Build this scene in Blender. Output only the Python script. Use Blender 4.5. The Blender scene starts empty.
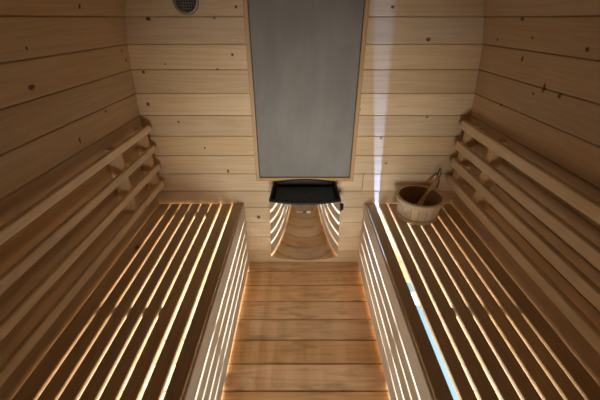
import bpy, bmesh, math, random
from mathutils import Vector, Matrix
random.seed(7)
scene = bpy.context.scene
COL = scene.collection
PI = math.pi

# ------------------------------------------------------------------ helpers
class MB:
    """collects shapes into one mesh; every shape gets its own random value ('rnd')"""
    def __init__(self):
        self.bm = bmesh.new()
        self.lay = self.bm.faces.layers.float.new('rnd')
    def _tag(self, faces, r=None):
        r = random.random() if r is None else r
        for f in faces: f[self.lay] = r
    def add(self, verts, faces, r=None, smooth=False):
        vs = [self.bm.verts.new(v) for v in verts]
        fs = []
        for f in faces:
            try:
                q = self.bm.faces.new([vs[i] for i in f]); q.smooth = smooth; fs.append(q)
            except ValueError: pass
        self._tag(fs, r)
        return vs
    def box(self, x0, x1, y0, y1, z0, z1, bev=0.003, mat=None, r=None, seg=1):
        t = bmesh.new()
        bmesh.ops.create_cube(t, size=1)
        for v in t.verts:
            v.co = Vector(((x0+x1)/2+v.co.x*(x1-x0), (y0+y1)/2+v.co.y*(y1-y0), (z0+z1)/2+v.co.z*(z1-z0)))
        if bev > 0:
            bmesh.ops.bevel(t, geom=list(t.edges), offset=bev, segments=seg, affect='EDGES', profile=0.5)
        if mat: bmesh.ops.transform(t, matrix=mat, verts=t.verts)
        t.verts.ensure_lookup_table()
        ix = {v: i for i, v in enumerate(t.verts)}
        self.add([v.co.copy() for v in t.verts], [[ix[v] for v in f.verts] for f in t.faces], r)
        t.free()
    def extrude_y(self, poly, y0, y1, r=None):
        """closed (x,z) polygon swept along y"""
        n = len(poly)
        v = [(x, y0, z) for x, z in poly]+[(x, y1, z) for x, z in poly]
        f = [[i, (i+1) % n, n+(i+1) % n, n+i] for i in range(n)]+[list(range(n))[::-1], list(range(n, 2*n))]
        self.add(v, f, r)
    def lathe(self, prof, c=(0, 0, 0), n=40, mat=None, smooth=True, r=None):
        vs, fs = [], []
        for (rad, z) in prof:
            for i in range(n):
                a = 2*PI*i/n
                p = Vector((rad*math.cos(a), rad*math.sin(a), z))
                vs.append((mat @ p if mat else p)+Vector(c))
        for k in range(len(prof)-1):
            for i in range(n):
                j = (i+1) % n
                fs.append([k*n+i, k*n+j, (k+1)*n+j, (k+1)*n+i])
        self.add(vs, fs, r, smooth)
    def tube(self, pts, rad, n=8, r=None, closed=False):
        pts = [Vector(p) for p in pts]
        rads = rad if isinstance(rad, (list, tuple)) else [rad]*len(pts)
        vs, fs = [], []
        m = len(pts)
        ref = None
        for i, p in enumerate(pts):
            d = (pts[(i+1) % m if closed else min(i+1, m-1)]-pts[i-1 if closed else max(i-1, 0)]).normalized()
            if ref is None:
                ref = Vector((0, 0, 1)) if abs(d.z) < .9 else Vector((1, 0, 0))
            a = d.cross(ref).normalized(); b = a.cross(d).normalized(); ref = b
            for k in range(n):
                t = 2*PI*k/n
                vs.append(p+(a*math.cos(t)+b*math.sin(t))*rads[i])
        for i in range(m if closed else m-1):
            for k in range(n):
                j = (k+1) % n; q = (i+1) % m
                fs.append([i*n+k, i*n+j, q*n+j, q*n+k])
        if not closed:
            fs.append(list(range(n))[::-1]); fs.append([(m-1)*n+k for k in range(n)])
        self.add(vs, fs, r, True)
    def build(self, name, mat, parent=None, loc=None):
        bmesh.ops.recalc_face_normals(self.bm, faces=self.bm.faces)
        me = bpy.data.meshes.new(name); self.bm.to_mesh(me); self.bm.free()
        me.materials.append(mat)
        o = bpy.data.objects.new(name, me); COL.objects.link(o)
        if parent:
            o.parent = parent
            off = parent.matrix_basis.translation
            for v in me.vertices: v.co -= off          # meshes are written in room coordinates
        elif loc is not None:
            off = Vector(loc)
            for v in me.vertices: v.co -= off
            o.location = off
        return o

def thing(name, label, cat, loc, group=None):
    o = bpy.data.objects.new(name, None); COL.objects.link(o)
    o.empty_display_size = .05; o.location = loc
    o['label'] = label; o['category'] = cat
    if group: o['group'] = group
    return o
def struct(o, label=None):
    o['kind'] = 'structure'
    if label: o['label'] = label
    return o

# ------------------------------------------------------------------ materials
class NT:
    def __init__(self, name):
        self.m = bpy.data.materials.new(name); self.m.use_nodes = True
        self.t = self.m.node_tree; self.n = self.t.nodes; self.l = self.t.links
        self.b = self.n['Principled BSDF']
    def node(self, ty, **kw):
        x = self.n.new(ty)
        for k, v in kw.items(): setattr(x, k, v)
        return x
    def link(self, a, b): self.l.new(a, b)
    def math(self, op, a, b=None, c=None, clamp=False):
        x = self.node('ShaderNodeMath', operation=op); x.use_clamp = clamp
        for i, v in enumerate((a, b, c)):
            if v is None: continue
            if isinstance(v, (int, float)): x.inputs[i].default_value = v
            else: self.link(v, x.inputs[i])
        return x.outputs[0]
    def mix(self, f, a, b, blend='MIX'):
        x = self.node('ShaderNodeMix', data_type='RGBA', blend_type=blend)
        for i, v in ((0, f), (6, a), (7, b)):
            if isinstance(v, (int, float)): x.inputs[i].default_value = v
            elif isinstance(v, tuple): x.inputs[i].default_value = (*v, 1)
            else: self.link(v, x.inputs[i])
        return x.outputs[2]
    def maprange(self, v, a, b, c, d, smooth=True):
        x = self.node('ShaderNodeMapRange', interpolation_type='SMOOTHSTEP' if smooth else 'LINEAR')
        self.link(v, x.inputs[0])
        for i, q in enumerate((a, b, c, d)): x.inputs[1+i].default_value = q
        return x.outputs[0]

def wood(name, light, dark, axis='Y', knots=(), knot_plane='XZ', voronoi_knots=0.0, knot_scale=5.5, rough=.55,
         grain=.55, var=.22, stain=0.0):
    """pine: grain runs along `axis`; every board of a mesh shifts by its own 'rnd'"""
    t = NT(name)
    tc = t.node('ShaderNodeTexCoord'); at = t.node('ShaderNodeAttribute', attribute_name='rnd')
    rnd = at.outputs['Fac']
    ai = 'XYZ'.index(axis)
    # shift per board
    cb = t.node('ShaderNodeCombineXYZ')
    for i, k in enumerate((13.7, 29.1, 7.3)): t.link(t.math('MULTIPLY', rnd, k), cb.inputs[i])
    vadd = t.node('ShaderNodeVectorMath', operation='ADD')
    t.link(tc.outputs['Object'], vadd.inputs[0]); t.link(cb.outputs[0], vadd.inputs[1])
    # wavy bands
    mp = t.node('ShaderNodeMapping')
    s = [26, 26, 26]; s[ai] = 1.1
    mp.inputs['Scale'].default_value = s
    t.link(vadd.outputs[0], mp.inputs[0])
    nz = t.node('ShaderNodeTexNoise'); nz.inputs['Scale'].default_value = 1.0; nz.inputs['Detail'].default_value = 3
    nz.inputs['Distortion'].default_value = .6
    t.link(mp.outputs[0], nz.inputs['Vector'])
    rings = t.math('SINE', t.math('MULTIPLY', nz.outputs['Fac'], 34))
    rings = t.maprange(rings, -.6, 1, 0, 1)
    mp2 = t.node('ShaderNodeMapping'); s = [170, 170, 170]; s[ai] = 4
    mp2.inputs['Scale'].default_value = s; t.link(vadd.outputs[0], mp2.inputs[0])
    fn = t.node('ShaderNodeTexNoise'); fn.inputs['Scale'].default_value = 1.0; fn.inputs['Detail'].default_value = 2
    t.link(mp2.outputs[0], fn.inputs['Vector'])
    big = t.node('ShaderNodeTexNoise'); big.inputs['Scale'].default_value = 2.2; big.inputs['Detail'].default_value = 2
    t.link(vadd.outputs[0], big.inputs['Vector'])
    f = t.math('MULTIPLY_ADD', rings, grain*.55, t.math('MULTIPLY', fn.outputs['Fac'], grain*.55))
    f = t.math('ADD', f, t.math('MULTIPLY', t.math('SUBTRACT', big.outputs['Fac'], .5), .8), clamp=True)
    col = t.mix(f, light, dark)
    # board to board tone
    hs = t.node('ShaderNodeHueSaturation')
    t.link(t.math('MULTIPLY_ADD', t.math('FRACT', t.math('MULTIPLY', rnd, 17.3)), var, 1-var*.6), hs.inputs['Value'])
    t.link(t.math('MULTIPLY_ADD', t.math('FRACT', t.math('MULTIPLY', rnd, 5.9)), .2, .9), hs.inputs['Saturation'])
    t.link(col, hs.inputs['Color']); col = hs.outputs[0]
    if stain > 0:
        mp4 = t.node('ShaderNodeMapping'); s = [22, 22, 22]; s[ai] = 7
        mp4.inputs['Scale'].default_value = s; t.link(vadd.outputs[0], mp4.inputs[0])
        st = t.node('ShaderNodeTexNoise'); st.inputs['Scale'].default_value = 1.; st.inputs['Detail'].default_value = 4
        t.link(mp4.outputs[0], st.inputs['Vector'])
        col = t.mix(t.maprange(st.outputs['Fac'], .5, .75, 0, stain), col, (.16, .075, .03))
    sp = t.node('ShaderNodeSeparateXYZ'); t.link(tc.outputs['Object'], sp.inputs[0])
    kc = (.15, .07, .03)
    total = None
    if knots:
        wob = t.node('ShaderNodeTexNoise'); wob.inputs['Scale'].default_value = 70
        t.link(tc.outputs['Object'], wob.inputs['Vector'])
        a_, b_ = ('XYZ'.index(q) for q in knot_plane)
        for (u, v, ru, rv) in knots:
            du = t.math('DIVIDE', t.math('SUBTRACT', sp.outputs[a_], u), ru*.62)
            dv = t.math('DIVIDE', t.math('SUBTRACT', sp.outputs[b_], v), rv*.62)
            d2 = t.math('ADD', t.math('MULTIPLY', du, du), t.math('MULTIPLY', dv, dv))
            d2 = t.math('ADD', d2, t.math('MULTIPLY', t.math('SUBTRACT', wob.outputs['Fac'], .5), 1.2))
            k = t.maprange(d2, .35, 1.6, 1, 0)
            total = k if total is None else t.math('MAXIMUM', total, k)
        col = t.mix(total, col, kc)
    if voronoi_knots > 0:
        mp3 = t.node('ShaderNodeMapping'); s = [knot_scale*1.7]*3; s[ai] = knot_scale
        mp3.inputs['Scale'].default_value = s; t.link(vadd.outputs[0], mp3.inputs[0])
        vo = t.node('ShaderNodeTexVoronoi'); vo.inputs['Scale'].default_value = 1
        t.link(mp3.outputs[0], vo.inputs['Vector'])
        cs = t.node('ShaderNodeSeparateColor'); t.link(vo.outputs['Color'], cs.inputs[0])
        gate = t.maprange(cs.outputs[0], 1-voronoi_knots, 1-voronoi_knots+.02, 0, 1)
        k = t.math('MULTIPLY', t.maprange(vo.outputs['Distance'], .05, .13, 1, 0), gate)
        halo = t.math('MULTIPLY', t.maprange(vo.outputs['Distance'], .1, .3, .35, 0), gate)
        col = t.mix(halo, col, (.28, .13, .05))
        col = t.mix(k, col, kc)
    t.link(col, t.b.inputs['Base Color'])
    t.b.inputs['Roughness'].default_value = rough
    t.b.inputs['Specular IOR Level'].default_value = .3
    bp = t.node('ShaderNodeBump'); bp.inputs['Strength'].default_value = .08; bp.inputs['Distance'].default_value = .002
    t.link(fn.outputs['Fac'], bp.inputs['Height']); t.link(bp.outputs[0], t.b.inputs['Normal'])
    return t.m

def plain(name, col, rough=.5, metal=0, spec=.5, noise=0, nscale=40):
    t = NT(name)
    t.b.inputs['Roughness'].default_value = rough; t.b.inputs['Metallic'].default_value = metal
    t.b.inputs['Specular IOR Level'].default_value = spec
    tc = t.node('ShaderNodeTexCoord'); nz = t.node('ShaderNodeTexNoise')
    nz.inputs['Scale'].default_value = nscale; nz.inputs['Detail'].default_value = 4
    t.link(tc.outputs['Object'], nz.inputs['Vector'])
    d = tuple(c*(1-noise) for c in col); u = tuple(min(1, c*(1+noise)) for c in col)
    t.link(t.mix(nz.outputs['Fac'], d, u), t.b.inputs['Base Color'])
    return t.m

def emit(name, col, k):
    t = NT(name)
    t.b.inputs['Base Color'].default_value = (.8, .8, .8, 1)
    t.b.inputs['Emission Color'].default_value = (*col, 1); t.b.inputs['Emission Strength'].default_value = k
    return t.m

PINE_L, PINE_D = (.76, .60, .39), (.59, .41, .225)
KB = [(-.668,1.386,.017,.012),(-.277,1.431,.010,.010),(-.377,1.39,.008,.007),(-.633,1.202,.008,.006),(-.313,1.243,.010,.010),
      (-.742,1.167,.012,.012),(-.391,1.18,.012,.006),(-.756,1.018,.014,.016),(-.622,.928,.009,.009),(-.509,.788,.009,.008),
      (-.399,.653,.009,.018),(.401,1.431,.012,.010),(.581,1.305,.016,.014),(.298,.991,.010,.012),(.645,.953,.011,.008),
      (.425,.843,.009,.010),(.762,.581,.010,.010),(-.25,.35,.016,.02),(-.242,.178,.007,.007),(.47,.70,.012,.006),(.69,.47,.009,.008)]
KL = [(1.277,1.424,.012,.012),(.982,1.212,.022,.012),(1.004,1.315,.008,.007),(1.55,1.263,.010,.009),(1.575,1.223,.010,.012),
      (1.326,1.053,.010,.009),(1.122,1.0,.008,.020),(.8,1.1,.014,.01)]
KR = [(1.334,1.386,.018,.010),(1.489,1.311,.010,.010),(1.263,1.329,.008,.010),(1.301,1.256,.013,.016),(1.149,1.179,.012,.026),
      (1.069,1.17,.011,.014),(1.196,1.151,.012,.007),(1.01,1.311,.014,.010),(1.379,1.067,.011,.009),(.8,1.22,.012,.012)]
M_BACK = wood('pine_back_wall', PINE_L, PINE_D, 'X', KB, 'XZ')
M_LEFT = wood('pine_left_wall', (.68, .53, .345), (.52, .36, .20), 'Y', KL, 'YZ')  # wall colour darkened to stand in for the shade behind the rails
M_RIGHT = wood('pine_right_wall', (.68, .53, .355), (.52, .36, .205), 'Y', KR, 'YZ')  # darkened likewise, shade behind the rails put into the colour
M_SHELL = wood('pine_ceiling', (.5, .36, .2), (.38, .25, .13), 'Y', voronoi_knots=.15)
M_FRONTW = wood('pine_front_wall', (.3, .2, .11), (.2, .13, .07), 'X', voronoi_knots=.15)
M_BENCH = wood('pine_bench', (.74, .60, .42), (.55, .40, .24), 'Y', voronoi_knots=.10)
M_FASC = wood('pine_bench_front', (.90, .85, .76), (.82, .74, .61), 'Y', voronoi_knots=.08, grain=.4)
M_RAIL = wood('pine_rail', (.88, .72, .51), (.68, .50, .31), 'Y', voronoi_knots=.22, knot_scale=7)  # lighter than the walls: light falling on the rails put into the colour
M_BATTEN = wood('pine_batten', (.74, .56, .36), (.54, .36, .19), 'Z')
M_FLOOR = wood('larch_floor', (.86, .56, .29), (.62, .36, .165), 'X', voronoi_knots=.2, knot_scale=6, stain=.42, grain=.8, var=.3)
M_TRIM = wood('pine_trim', (.55, .35, .18), (.42, .24, .11), 'Z', grain=.4)
M_TRIMX = wood('pine_trim_cross', (.55, .35, .18), (.42, .24, .11), 'X', grain=.4)
M_BEAM = wood('pine_beam', (.62, .42, .23), (.45, .28, .13), 'X')
M_DARK = plain('dark_gap', (.03, .02, .012), .9)

# ------------------------------------------------------------------ the shell
YB, YF = 1.61, -1.2                      # back wall (seen) and front wall (behind the viewer)
PL = [(0,-.83),(.30,-.828),(.45,-.826),(.60,-.822),(.75,-.818),(.93,-.812),(1.05,-.806),(1.18,-.797),(1.29,-.786),(1.395,-.765),(1.5,-.735)]
PR = [(0,.895),(.30,.892),(.45,.889),(.60,.884),(.75,.878),(.93,.868),(1.05,.858),(1.18,.845),(1.30,.831),(1.395,.808),(1.5,.775)]
def ip(P, z):
    if z <= P[0][0]: return P[0][1]
    for (a, x), (b, y) in zip(P, P[1:]):
        if z <= b: return x+(y-x)*(z-a)/(b-a)
    return P[-1][1]
LINES = [1.5]+[1.395-.1085*k for k in range(13)]
LINES.append(-.02)
LINES = LINES[::-1]
G = .0016; CH = .0032; TH = .03          # groove half width, chamfer, board thickness

def side_wall(name, P, s, mat):
    m = MB()
    for z0, z1 in zip(LINES, LINES[1:]):
        a, b = z0+G*.5, z1-G*.5
        xa, xb = ip(P, a), ip(P, b)
        poly = [(xa+s*CH, a), (ip(P, a+CH), a+CH), (ip(P, b-CH), b-CH), (xb+s*CH, b), (xb+s*TH, b), (xa+s*TH, a)]
        m.extrude_y(poly, YF, YB)
    m.extrude_y([(ip(P, z)+s*(TH-.012), z) for z in (-.02, .45, .93, 1.29, 1.5)]+[(ip(P, z)+s*(TH+.02), z) for z in (1.5, 1.29, .93, .45, -.02)], YF, YB)
    return struct(m.build(name, mat))
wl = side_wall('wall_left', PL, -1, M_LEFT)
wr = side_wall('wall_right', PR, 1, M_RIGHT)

def end_wall(name, y, s, mat, joints=()):
    m = MB()
    for z0, z1 in zip(LINES, LINES[1:]):
        a, b = z0+G*.5, z1-G*.5
        cuts = [ip(PL, (a+b)/2)-.03]+[x for (zz, x) in joints if a < zz < b]+[ip(PR, (a+b)/2)+.03]
        for x0, x1 in zip(cuts, cuts[1:]):
            e0 = .0015 if x0 != cuts[0] else 0; e1 = .0015 if x1 != cuts[-1] else 0
            x0 += e0; x1 -= e1
            prof = [(y+s*CH, a), (y, a+CH), (y, b-CH), (y+s*CH, b), (y+s*TH, b), (y+s*TH, a)]
            n = len(prof)
            v = [(x0, p, z) for p, z in prof]+[(x1, p, z) for p, z in prof]
            f = [[i, (i+1) % n, n+(i+1) % n, n+i] for i in range(n)]+[list(range(n))[::-1], list(range(n, 2*n))]
            m.add(v, f)
    # gable above the plank lines
    for k in range(5):
        z0, z1 = 1.5+.11*k, 1.61+.11*k
        w = max(.1, .75*(1-((z0-1.5)/.62)**2))
        m.box(.02-w-.05, .02+w+.05, min(y, y+s*TH), max(y, y+s*TH), z0+G*.5, z1-G*.5, CH)
    m.box(-.87, .93, min(y+s*(TH-.01), y+s*(TH+.02)), max(y+s*(TH-.01), y+s*(TH+.02)), -.02, 1.5, 0)
    return struct(m.build(name, mat))
wb = end_wall('wall_back', YB, 1, M_BACK, joints=((.59, .3545),))
wf = end_wall('wall_front', YF, -1, M_FRONTW)

# ceiling: two curved slopes of boards closing the pod
m = MB()
def arc(t, side):
    xs = -.735 if side < 0 else .775
    return (xs+(.02-xs)*(1-math.cos(t*PI/2)), 1.5+.55*math.sin(t*PI/2))
for side in (-1, 1):
    for k in range(8):
        (x0, z0), (x1, z1) = arc(k/8, side), arc((k+1)/8, side)
        d = Vector((x1-x0, z1-z0)).normalized(); nrm = Vector((-d.y, d.x))*(-side*-1)
        if nrm.y < 0: nrm = -nrm
        p0, p1 = Vector((x0, z0))+d*.001, Vector((x1, z1))-d*.001
        poly = [p0+nrm*CH, p0+d*CH, p1-d*CH, p1+nrm*CH, p1+nrm*TH, p0+nrm*TH]
        m.extrude_y([(q.x, q.y) for q in poly], YF, YB)
struct(m.build('ceiling', M_SHELL))

# floor boards across the room
m = MB()
fl = [1.641, 1.521, 1.401, 1.275, 1.151, 1.027, .902, .778]
while fl[-1] > YF: fl.append(fl[-1]-.124)
for b, a in zip(fl, fl[1:]):
    m.box(-.83, .895, a+.0028, min(b, 1.61)-.0028, -.026, 0, .0035)
struct(m.build('floor', M_FLOOR))
m = MB(); m.box(-.86, .92, YF, YB+.03, -.06, -.024, 0)
struct(m.build('floor.001', M_DARK))

# ------------------------------------------------------------------ grey panel in its wooden frame
pan = thing('wall_panel', 'tall smooth grey panel in a thin wooden frame on the back wall above the heater', 'panel', (.0265, YB, .595))
t = NT('grey_panel')
tc = t.node('ShaderNodeTexCoord'); mp = t.node('ShaderNodeMapping'); mp.inputs['Scale'].default_value = (5, 5, 2.2)
t.link(tc.outputs['Object'], mp.inputs[0])
nz = t.node('ShaderNodeTexNoise'); nz.inputs['Scale'].default_value = 1.6; nz.inputs['Detail'].default_value = 6; nz.inputs['Roughness'].default_value = .6
t.link(mp.outputs[0], nz.inputs['Vector'])
t.link(t.mix(t.maprange(nz.outputs['Fac'], .3, .75, 0, 1), (.215, .208, .19), (.27, .262, .242)), t.b.inputs['Base Color'])
t.b.inputs['Roughness'].default_value = .6; t.b.inputs['Specular IOR Level'].default_value = .25
M_PANEL = t.m
GX0, GX1, GZ0, GZ1 = -.225, .278, .617, 1.86
m = MB(); m.box(GX0, GX1, YB-.006, YB+.001, GZ0, GZ1, .0005); m.build('panel', M_PANEL, pan)
m = MB()
m.box(GX0-.020, GX0, YB-.014, YB+.001, GZ0-.02, GZ1+.02, .002)
m.box(GX1, GX1+.020, YB-.014, YB+.001, GZ0-.02, GZ1+.02, .002)
m.box(GX0, GX1, YB-.014, YB+.001, GZ0-.02, GZ0, .002)
m.box(GX0, GX1, YB-.014, YB+.001, GZ1, GZ1+.02, .002)
m.build('frame', M_TRIM, pan)
m = MB()
for x0, x1 in ((GX0, GX0+.004), (GX1-.004, GX1)): m.box(x0, x1, YB-.009, YB-.005, GZ0, GZ1, .0008)
m.box(GX0, GX1, YB-.009, YB-.005, GZ0, GZ0+.004, .0008)
m.build('seal', plain('seal_grey', (.06, .055, .05), .6), pan)

# ------------------------------------------------------------------ round air vent
vent = thing('air_vent', 'round grey metal air vent high on the back wall, left of the grey panel', 'vent', (-.490, YB, 1.457))
RX = Matrix.Rotation(PI/2, 4, 'X')      # lathe axis z -> -y (into the room)
M_VENT = plain('vent_metal', (.30, .28, .27), .4, .7, noise=.2)
m = MB(); m.lathe([(.040, .0), (.056, .0), (.057, .004), (.052, .009), (.045, .010), (.041, .006), (.040, .0)], (-.490, YB, 1.457), 40, RX)
m.build('rim', M_VENT, vent)
m = MB(); m.lathe([(0, .002), (.0405, .002), (.0405, 0)], (-.490, YB, 1.457), 32, RX); m.build('backing', plain('vent_dark', (.05, .045, .04), .8), vent)
m = MB()
for k in range(-3, 4):
    z = 1.457+k*.0108; hw = math.sqrt(.041**2-(k*.0108)**2)
    m.box(-.490-hw, -.490+hw, YB-.0075, YB-.0025, z-.0018, z+.0018, .0006)
for k in range(-3, 4):
    x = -.490+k*.0108; hw = math.sqrt(.041**2-(k*.0108)**2)
    m.box(x-.0012, x+.0012, YB-.0065, YB-.003, 1.457-hw, 1.457+hw, .0004)
m.build('grille', M_VENT, vent)

# ------------------------------------------------------------------ benches
BY0, BY1, BT, ST = -1.0, 1.599, .45, .019
FZ = [(.018, .102), (.117, .183), (.198, .264), (.279, .342), (.359, .45)]
def bench(side, label, gaps, x_front, wall_x):
    """gaps: list of (x, width) from the front inwards, absolute x; side = -1 left / +1 right"""
    s = side
    root = thing('sauna_bench', label, 'bench', ((x_front+wall_x)/2, .45, 0), 'slatted benches along the side walls')
    # slatted seat
    m = MB()
    edges = [x_front+s*.0145]
    for gx, w in gaps: edges += [gx-s*w/2, gx+s*w/2]
    edges.append(wall_x)
    for a, b in zip(edges[0::2], edges[1::2]):
        m.box(min(a, b), max(a, b), BY0, BY1, BT-ST, BT, .0028, seg=2)
    m.build('seat', M_BENCH, root)
    # front edge board, standing a little proud of the front slats
    m = MB(); m.box(min(x_front, x_front+s*.011), max(x_front, x_front+s*.011), BY0, BY1+.004, FZ[-1][0], BT, .004, seg=2)
    m.build('front_edge', M_FASC, root)
    # slatted front
    xa, xb = x_front+s*.001, x_front+s*.014
    m = MB()
    for z0, z1 in FZ[:-1]: m.box(min(xa, xb), max(xa, xb), BY0, BY1+.010, z0, z1, .0035, seg=2)
    m.build('front_panel', M_FASC, root)
    # carcass under the seat
    for y in (-.45, .83, 1.515):
        m = MB(); m.box(min(x_front+s*.16, wall_x-s*.02), max(x_front+s*.16, wall_x-s*.02), y-.02, y+.02, BT-ST-.045, BT-ST+.0005, .002)
        m.build('cross_beam', M_BEAM, root)
    for y in (-.45, .83, 1.575):
        m = MB(); m.box(min(xb, xb+s*.035), max(xb, xb+s*.035), y-.022, y+.022, 0, BT-ST-.001, .002)
        m.build('leg', M_BEAM, root)
    return root

gl = [(-.396, .013), (-.459, .013), (-.520, .011), (-.578, .011), (-.635, .011), (-.694, .011), (-.753, .011)]
gr = [(.449, .023), (.511, .011), (.573, .012), (.634, .011), (.694, .011), (.756, .011), (.816, .011)]
bl = bench(-1, 'slatted pine sauna bench along the left wall, nothing on it', gl, -.326, -.820)
br = bench(1, 'slatted pine sauna bench along the right wall, carrying the wooden bucket', gr, .374, .882)
# lamps under the seats: one long soft lamp facing down below each seat, plus added fills
def area(name, loc, rot, sx, sy, power, col, spread=PI):
    l = bpy.data.lights.new(name, 'AREA'); l.shape = 'RECTANGLE'; l.size = sx; l.size_y = sy; l.energy = power; l.color = col
    l.spread = spread
    o = bpy.data.objects.new(name, l); COL.objects.link(o); o.location = loc; o.rotation_euler = rot
    return o
for lx, pw, cc in ((-.60, 12, (.80, .94, 1.0)), (.66, 12, (.80, .94, 1.0))):
    area('seat_lamp', (lx, .93, .424), (0, 0, 0), .24, 1.24, pw, cc)
for lx in (-.371, .419):
    area('slat_edge_fill', (lx, .93, .428), (0, 0, 0), .012, 1.24, 1.0, (.85, .95, 1.0))  # line lamps added to brighten the edges of the front slats
LP = 3.5
area('slat_side_fill', (-.362, .93, .20), (0, PI/2, 0), .28, 1.25, LP, (.84, .94, 1.0))  # unseen panels added behind the fronts to light the slat sides
area('slat_side_fill', (.410, .93, .20), (0, -PI/2, 0), .28, 1.25, LP, (.84, .94, 1.0))
# small cool lamp below the widest gap of the right seat: its light escapes as a blade up the back wall
l = bpy.data.lights.new('gap_lamp', 'SPOT'); l.energy = 46; l.color = (.26, .44, 1.0); l.shadow_soft_size = .006; l.spot_size = math.radians(75); l.spot_blend = .3
o = bpy.data.objects.new('gap_lamp', l); COL.objects.link(o); o.location = (.476, 1.12, .13)
o.rotation_euler = Vector((-.05, .48, .75)).to_track_quat('-Z', 'Y').to_euler()
m = MB(); m.box(.481, .484, .80, 1.50, 0, .25, .0005); m.build('light_blocker', M_BEAM, br)  # unseen plate added to block the gap lamp from the other gaps
# low fill lamp added behind the viewer to brighten the back wall; no door modelled
area('fill_light', (.03, YF+.02, .42), (PI/2+.13, 0, 0), .5, .5, 3.2, (1.0, .94, .85), math.radians(41))
# small lamp under the widest gap of either seat
m = MB(); m.box(.462, .482, .90, .96, .385, .40, .003); m.build('lamp', emit('lamp_white', (.8, .95, 1.0), 1.5), br)
m = MB(); m.box(-.442, -.424, .83, .89, .385, .40, .003); m.build('lamp', emit('lamp_white_left', (.9, .96, 1.0), 2), bl)
LEDB = emit('led_blue', (.36, .62, .80), .72); LEDB.node_tree.nodes['Principled BSDF'].inputs['Base Color'].default_value = (.03, .05, .06, 1)
# cool strip lying on the floor under the right bench, seen through its widest gap
m = MB(); m.box(.58, .74, .55, 1.42, .0005, .006, .001); m.build('light_strip', LEDB, br)

# ------------------------------------------------------------------ backrests
def backrest(side, label, xf, zs, ys, y_end, bxy, h, depth):
    s = side
    root = thing('backrest', label, 'backrest', (xf+s*.04, .5, zs[-1]), 'slatted backrests on the side walls')
    for z in zs:
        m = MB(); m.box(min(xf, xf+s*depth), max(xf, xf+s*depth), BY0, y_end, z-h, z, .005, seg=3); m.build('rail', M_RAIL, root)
    for y in bxy:
        m = MB()
        zt, zb = zs[0]-.012, zs[-1]-h+.004
        xin = xf+s*(depth-.001)
        P = PL if s < 0 else PR
        # batten: rail side straight, wall side following the wall
        n = 6
        zz = [zb+(zt-zb)*i/n for i in range(n+1)]
        poly = [(xin, z) for z in zz]+[(ip(P, z)-s*.0008, z) for z in zz[::-1]]
        m.extrude_y(poly, y-.02, y+.02)
        m.build('batten', M_BATTEN, root)
    return root
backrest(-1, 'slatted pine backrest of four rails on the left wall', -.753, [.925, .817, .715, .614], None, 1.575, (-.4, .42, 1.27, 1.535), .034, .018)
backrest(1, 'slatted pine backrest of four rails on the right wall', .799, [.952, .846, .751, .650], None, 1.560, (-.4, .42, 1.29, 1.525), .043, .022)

# ------------------------------------------------------------------ electric heater on the back wall
HC = .026
heat = thing('sauna_heater', 'wall-hung sauna heater with curved mirror-steel front and black top', 'heater', (HC, 1.50, .2))
M_BLACK = plain('heater_black', (.010, .012, .013), .5, 0, .3, noise=.3)
M_INNER = plain('heater_inside', (.09, .13, .14), .55, 0, .4, noise=.4, nscale=30)
t = NT('polished_steel')
t.b.inputs['Base Color'].default_value = (.78, .76, .74, 1); t.b.inputs['Metallic'].default_value = 1; t.b.inputs['Roughness'].default_value = .07
tc = t.node('ShaderNodeTexCoord'); mp = t.node('ShaderNodeMapping'); mp.inputs['Scale'].default_value = (7, 7, 2)
nz = t.node('ShaderNodeTexNoise'); nz.inputs['Scale'].default_value = 1; nz.inputs['Detail'].default_value = 1
t.link(tc.outputs['Object'], mp.inputs[0]); t.link(mp.outputs[0], nz.inputs['Vector'])
bp = t.node('ShaderNodeBump'); bp.inputs['Strength'].default_value = .05; bp.inputs['Distance'].default_value = .01
t.link(nz.outputs['Fac'], bp.inputs['Height']); t.link(bp.outputs[0], t.b.inputs['Normal'])
M_STEEL = t.m
SAG = .030
def front_y(u, z):       # u in -1..1 across the front
    return 1.392+SAG*u*u
def front_hw(z): return .181+(.575-z)/.375*.010
ZT, ZB = .573, .200
N = 36
m = MB()
zs = [ZB+(ZT-ZB)*i/10 for i in range(11)]
vs, fs = [], []
for z in zs:
    for i in range(N+1):
        u = -1+2*i/N; vs.append((HC+u*front_hw(z), front_y(u, z), z))
for k in range(10):
    for i in range(N):
        a = k*(N+1)+i; fs.append([a, a+1, a+N+2, a+N+1])
m.add(vs, fs, smooth=True)
# returned edges
for zz, dz in ((ZB, 0), ):
    v = []
    for i in range(N+1):
        u = -1+2*i/N; v.append((HC+u*front_hw(zz), front_y(u, zz), zz))
    for i in range(N+1):
        u = -1+2*i/N; v.append((HC+u*(front_hw(zz)-.004), front_y(u, zz)+.012, zz+.001))
    m.add(v, [[i, i+1, N+2+i, N+1+i] for i in range(N)])
cover = m.build('front_cover', M_STEEL, heat)
# casing behind the cover
m = MB()
v = []; top = []
pts = [(-1, 0)]
outl = [(HC-.176, 1.6105)]+[(HC+(-1+2*i/16)*.177, front_y(-1+2*i/16, 0)+.006) for i in range(17)]+[(HC+.176, 1.6105)]
n = len(outl)
v = [(x, y, ZB+.006) for x, y in outl]+[(x, y, ZT-.05) for x, y in outl]
f = [[i, (i+1) % n, n+(i+1) % n, n+i] for i in range(n)]+[list(range(n))[::-1], list(range(n, 2*n))]
m.add(v, f)
m.build('casing', plain('heater_casing', (.40, .38, .36), .35, .8, noise=.1), heat)
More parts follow.
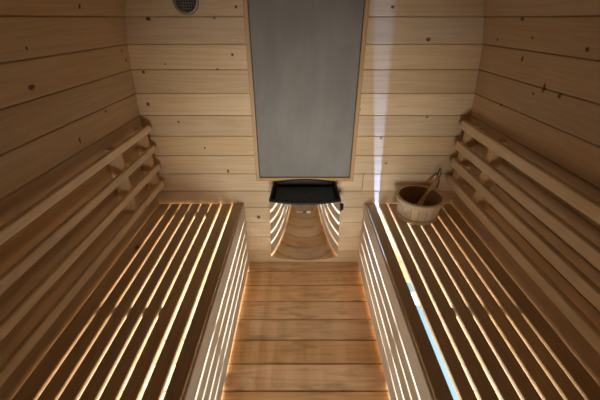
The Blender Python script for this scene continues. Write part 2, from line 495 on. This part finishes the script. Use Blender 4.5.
# black top rim: a ring with arched rear, a well inside
m = MB()
def ring(inset, z_front, z_back, arch=0):
    pts = []
    for i in range(25):                       # front, left to right
        u = -1+2*i/24
        pts.append((HC+u*(.186-inset), front_y(u, 0)-.004+inset, z_front))
    for i in range(1, 8):                     # right side
        q = i/7
        pts.append((HC+(.186-inset)-(.012)*q, 1.418+inset*.2+(1.600-inset-1.418)*q, z_front+(z_back-z_front)*q))
    for i in range(1, 24):                    # rear, right to left
        u = 1-2*i/24
        pts.append((HC+u*(.174-inset), 1.600-inset, z_back+arch*(1-u*u)))
    for i in range(0, 7):
        q = 1-i/7
        pts.append((HC-(.186-inset)+(.012)*q, 1.418+inset*.2+(1.600-inset-1.418)*q, z_front+(z_back-z_front)*q))
    return pts
rings = [ring(0, ZT-.006, ZT-.03), ring(0, ZT+.004, .592, .017), ring(.003, ZT+.007, .595, .017), ring(.012, ZT+.006, .594, .016), ring(.015, ZT-.002, .588, .013), ring(.020, ZT-.045, ZT-.02)]
n = len(rings[0])
vs = [p for r_ in rings for p in r_]
fs = []
for k in range(len(rings)-1):
    for i in range(n):
        j = (i+1) % n; fs.append([k*n+i, k*n+j, (k+1)*n+j, (k+1)*n+i])
m.add(vs, fs)
m.build('top_rim', M_BLACK, heat)
m = MB(); r_ = ring(.018, ZT-.040, ZT-.002); m.add(r_, [list(range(len(r_)))]); m.build('tray', M_INNER, heat)
M_ELEM = plain('element_black', (.004, .005, .006), .5, 0, .4)
for k in range(7):
    x = HC-.098+k*.030
    m = MB()
    pl = lambda y: ZT-.034+(y-1.412)*.37        # loops lie just over the sloping tray
    y0 = front_y((x-HC)/.18, 0)+.020
    pp = [(x-.0085, y0, pl(y0)), (x-.0085, y0+.022, pl(y0+.022))]
    for i in range(1, 8):
        a = PI*i/8; yy = y0+.022+.010*math.sin(a); pp.append((x-.0085*math.cos(a), yy, pl(yy)))
    pp += [(x+.0085, y0+.022, pl(y0+.022)), (x+.0085, y0, pl(y0))]
    m.tube(pp, .0048, 8)
    m.build('heating_element', M_ELEM, heat)
# rotary knob on the right flank
m = MB(); RY = Matrix.Rotation(PI/2, 4, 'Y')
m.lathe([(0, 0), (.020, 0), (.024, .003), (.024, .012), (.020, .020), (.014, .022), (0, .022)], (HC+.178, 1.455, .515), 24, RY)
m.box(HC+.196, HC+.206, 1.451, 1.459, .495, .535, .002)
m.build('control_knob', M_BLACK, heat)
# small maker's mark: pale strokes either side of a dark square
m = MB()
def badge(x0, x1, z0, z1):
    u = ((x0+x1)/2-HC)/.18
    y = front_y(u, 0); m.box(x0, x1, y-.0016, y+.0004, z0, z1, .0003)
zc = .521; M_PALE = plain('badge_pale', (.75, .72, .70), .5)
for k in range(4): badge(HC-.043+k*.0075, HC-.0385+k*.0075, zc-.002, zc+.002)
m.build('badge_lettering', M_PALE, heat)
m = MB()
for k in range(3): badge(HC+.010+k*.0065, HC+.0145+k*.0065, zc-.005, zc+.005)
m.build('badge_lettering', M_PALE, heat)
m = MB(); badge(HC-.010, HC+.005, zc-.007, zc+.007); m.build('badge', plain('badge_dark', (.05, .045, .04), .4), heat)

# ------------------------------------------------------------------ bucket and ladle on the right bench
BX, BYc = .636, 1.472
buck = thing('sauna_bucket', 'round wooden sauna bucket standing on the right bench', 'bucket', (BX, BYc, BT))
M_BUCK = wood('bucket_wood', (.86, .73, .52), (.66, .50, .31), 'Z', grain=.5, var=.3)
M_BUCKD = wood('bucket_inside', (.40, .26, .14), (.28, .17, .08), 'Z', grain=.5, var=.3)
M_HOOP = wood('bucket_hoop', (.80, .64, .43), (.62, .45, .26), 'X', grain=.5)
NS = 20
m = MB()
for k in range(NS):                             # staves
    a0, a1 = 2*PI*k/NS+.006, 2*PI*(k+1)/NS-.006
    r = random.random(); seg = 3
    for ro in (0,):
        vs = []
        for (rad, z) in ((.1005, 0), (.119, .125), (.109, .125), (.0905, 0)):
            for i in range(seg+1):
                a = a0+(a1-a0)*i/seg
                vs.append((BX+rad*math.cos(a), BYc+rad*math.sin(a), BT+z))
        q = seg+1; fs = []
        for b in range(4):
            for i in range(seg):
                fs.append([b*q+i, b*q+i+1, ((b+1) % 4)*q+i+1, ((b+1) % 4)*q+i])
        fs += [[0, q, 2*q, 3*q], [seg, 3*q+seg, 2*q+seg, q+seg]]
        m.add(vs, fs, r)
m.build('staves', M_BUCK, buck)
m = MB(); m.lathe([(0, .012), (.094, .012), (.094, .004), (0, .004)], (BX, BYc, BT), 40); m.build('base', M_BUCKD, buck)
def hoop(z0, z1, name='hoop'):
    f = lambda z: .1005+.0185*z/.125
    m = MB(); m.lathe([(f(z0), z0), (f(z0)+.005, z0+.001), (f(z1)+.005, z1-.001), (f(z1), z1), (f(z0), z0)], (BX, BYc, BT), 48)
    m.build(name, M_HOOP, buck)
hoop(.100, .1255); hoop(.010, .026)
m = MB(); m.lathe([(.0925, .02), (.1085, .1245), (.1075, .1245), (.0915, .02)], (BX, BYc, BT), 48); m.build('liner', M_BUCKD, buck)
# ladle
lad = thing('ladle', 'wooden ladle leaning in the bucket with a dark leather loop on its handle', 'ladle', (BX, BYc, BT+.02))
M_LADLE = wood('ladle_wood', (.66, .46, .26), (.50, .31, .15), 'X', grain=.4)
A = Vector((BX-.025, BYc-.035, BT+.045)); Bp = Vector((.751, 1.562, .642))
m = MB()
d = (Bp-A).normalized(); side = d.cross(Vector((0, 0, 1))).normalized(); up = side.cross(d)
secs = [(0, .020, .005), (.12, .019, .005), (.3, .013, .006), (.5, .0095, .006), (.9, .0095, .006), (1.0, .007, .005)]
vs, fs = [], []
n = 12
for q, w, h in secs:
    p = A+(Bp-A)*q
    for k in range(n):
        t_ = 2*PI*k/n; vs.append(p+side*w*math.cos(t_)+up*h*math.sin(t_))
for s_ in range(len(secs)-1):
    for k in range(n):
        j = (k+1) % n; fs.append([s_*n+k, s_*n+j, (s_+1)*n+j, (s_+1)*n+k])
fs += [list(range(n))[::-1], [(len(secs)-1)*n+k for k in range(n)]]
m.add(vs, fs, smooth=True); m.build('handle', M_LADLE, lad)
m = MB()
m.lathe([(0, .0), (.020, .002), (.032, .012), (.036, .026), (.033, .026), (.029, .014), (.018, .006), (0, .005)], (A.x-.012, A.y-.010, BT+.016), 28)
m.build('bowl', M_LADLE, lad)
m = MB()
e = Bp-d*.012
pts = []
for i in range(16):
    q = i/16*2*PI
    pts.append((e.x+.008+.007*math.sin(q), e.y+.004, e.z+.026-.030*math.cos(q)))
m.tube(pts, .0024, 6, closed=True)
m.tube([(e.x+.008, e.y+.002, e.z), (e.x+.012, e.y-.003, e.z-.012), (e.x+.012, e.y-.004, e.z-.032), (e.x+.009, e.y-.004, e.z-.056)], .0030, 6)
m.build('hanging_loop', plain('dark_leather', (.035, .018, .010), .6), lad)

# ------------------------------------------------------------------ light, camera
w = bpy.data.worlds.new('world'); scene.world = w; w.use_nodes = True
w.node_tree.nodes['Background'].inputs[0].default_value = (.5, .45, .4, 1); w.node_tree.nodes['Background'].inputs[1].default_value = .05

cam = bpy.data.cameras.new('camera'); co = bpy.data.objects.new('camera', cam); COL.objects.link(co)
cam.sensor_width = 36; cam.lens = 318/600*36; cam.clip_start = .01
co.location = (0, 0, 1.39); co.rotation_euler = (PI/2-math.radians(29.8), 0, 0)
scene.camera = co
scene.view_settings.view_transform = 'Standard'
scene.view_settings.look = 'None'
scene.view_settings.exposure = .08
scene.cycles.use_denoising = True
scene.cycles.max_bounces = 10; scene.cycles.diffuse_bounces = 8
scene.cycles.sample_clamp_indirect = 6
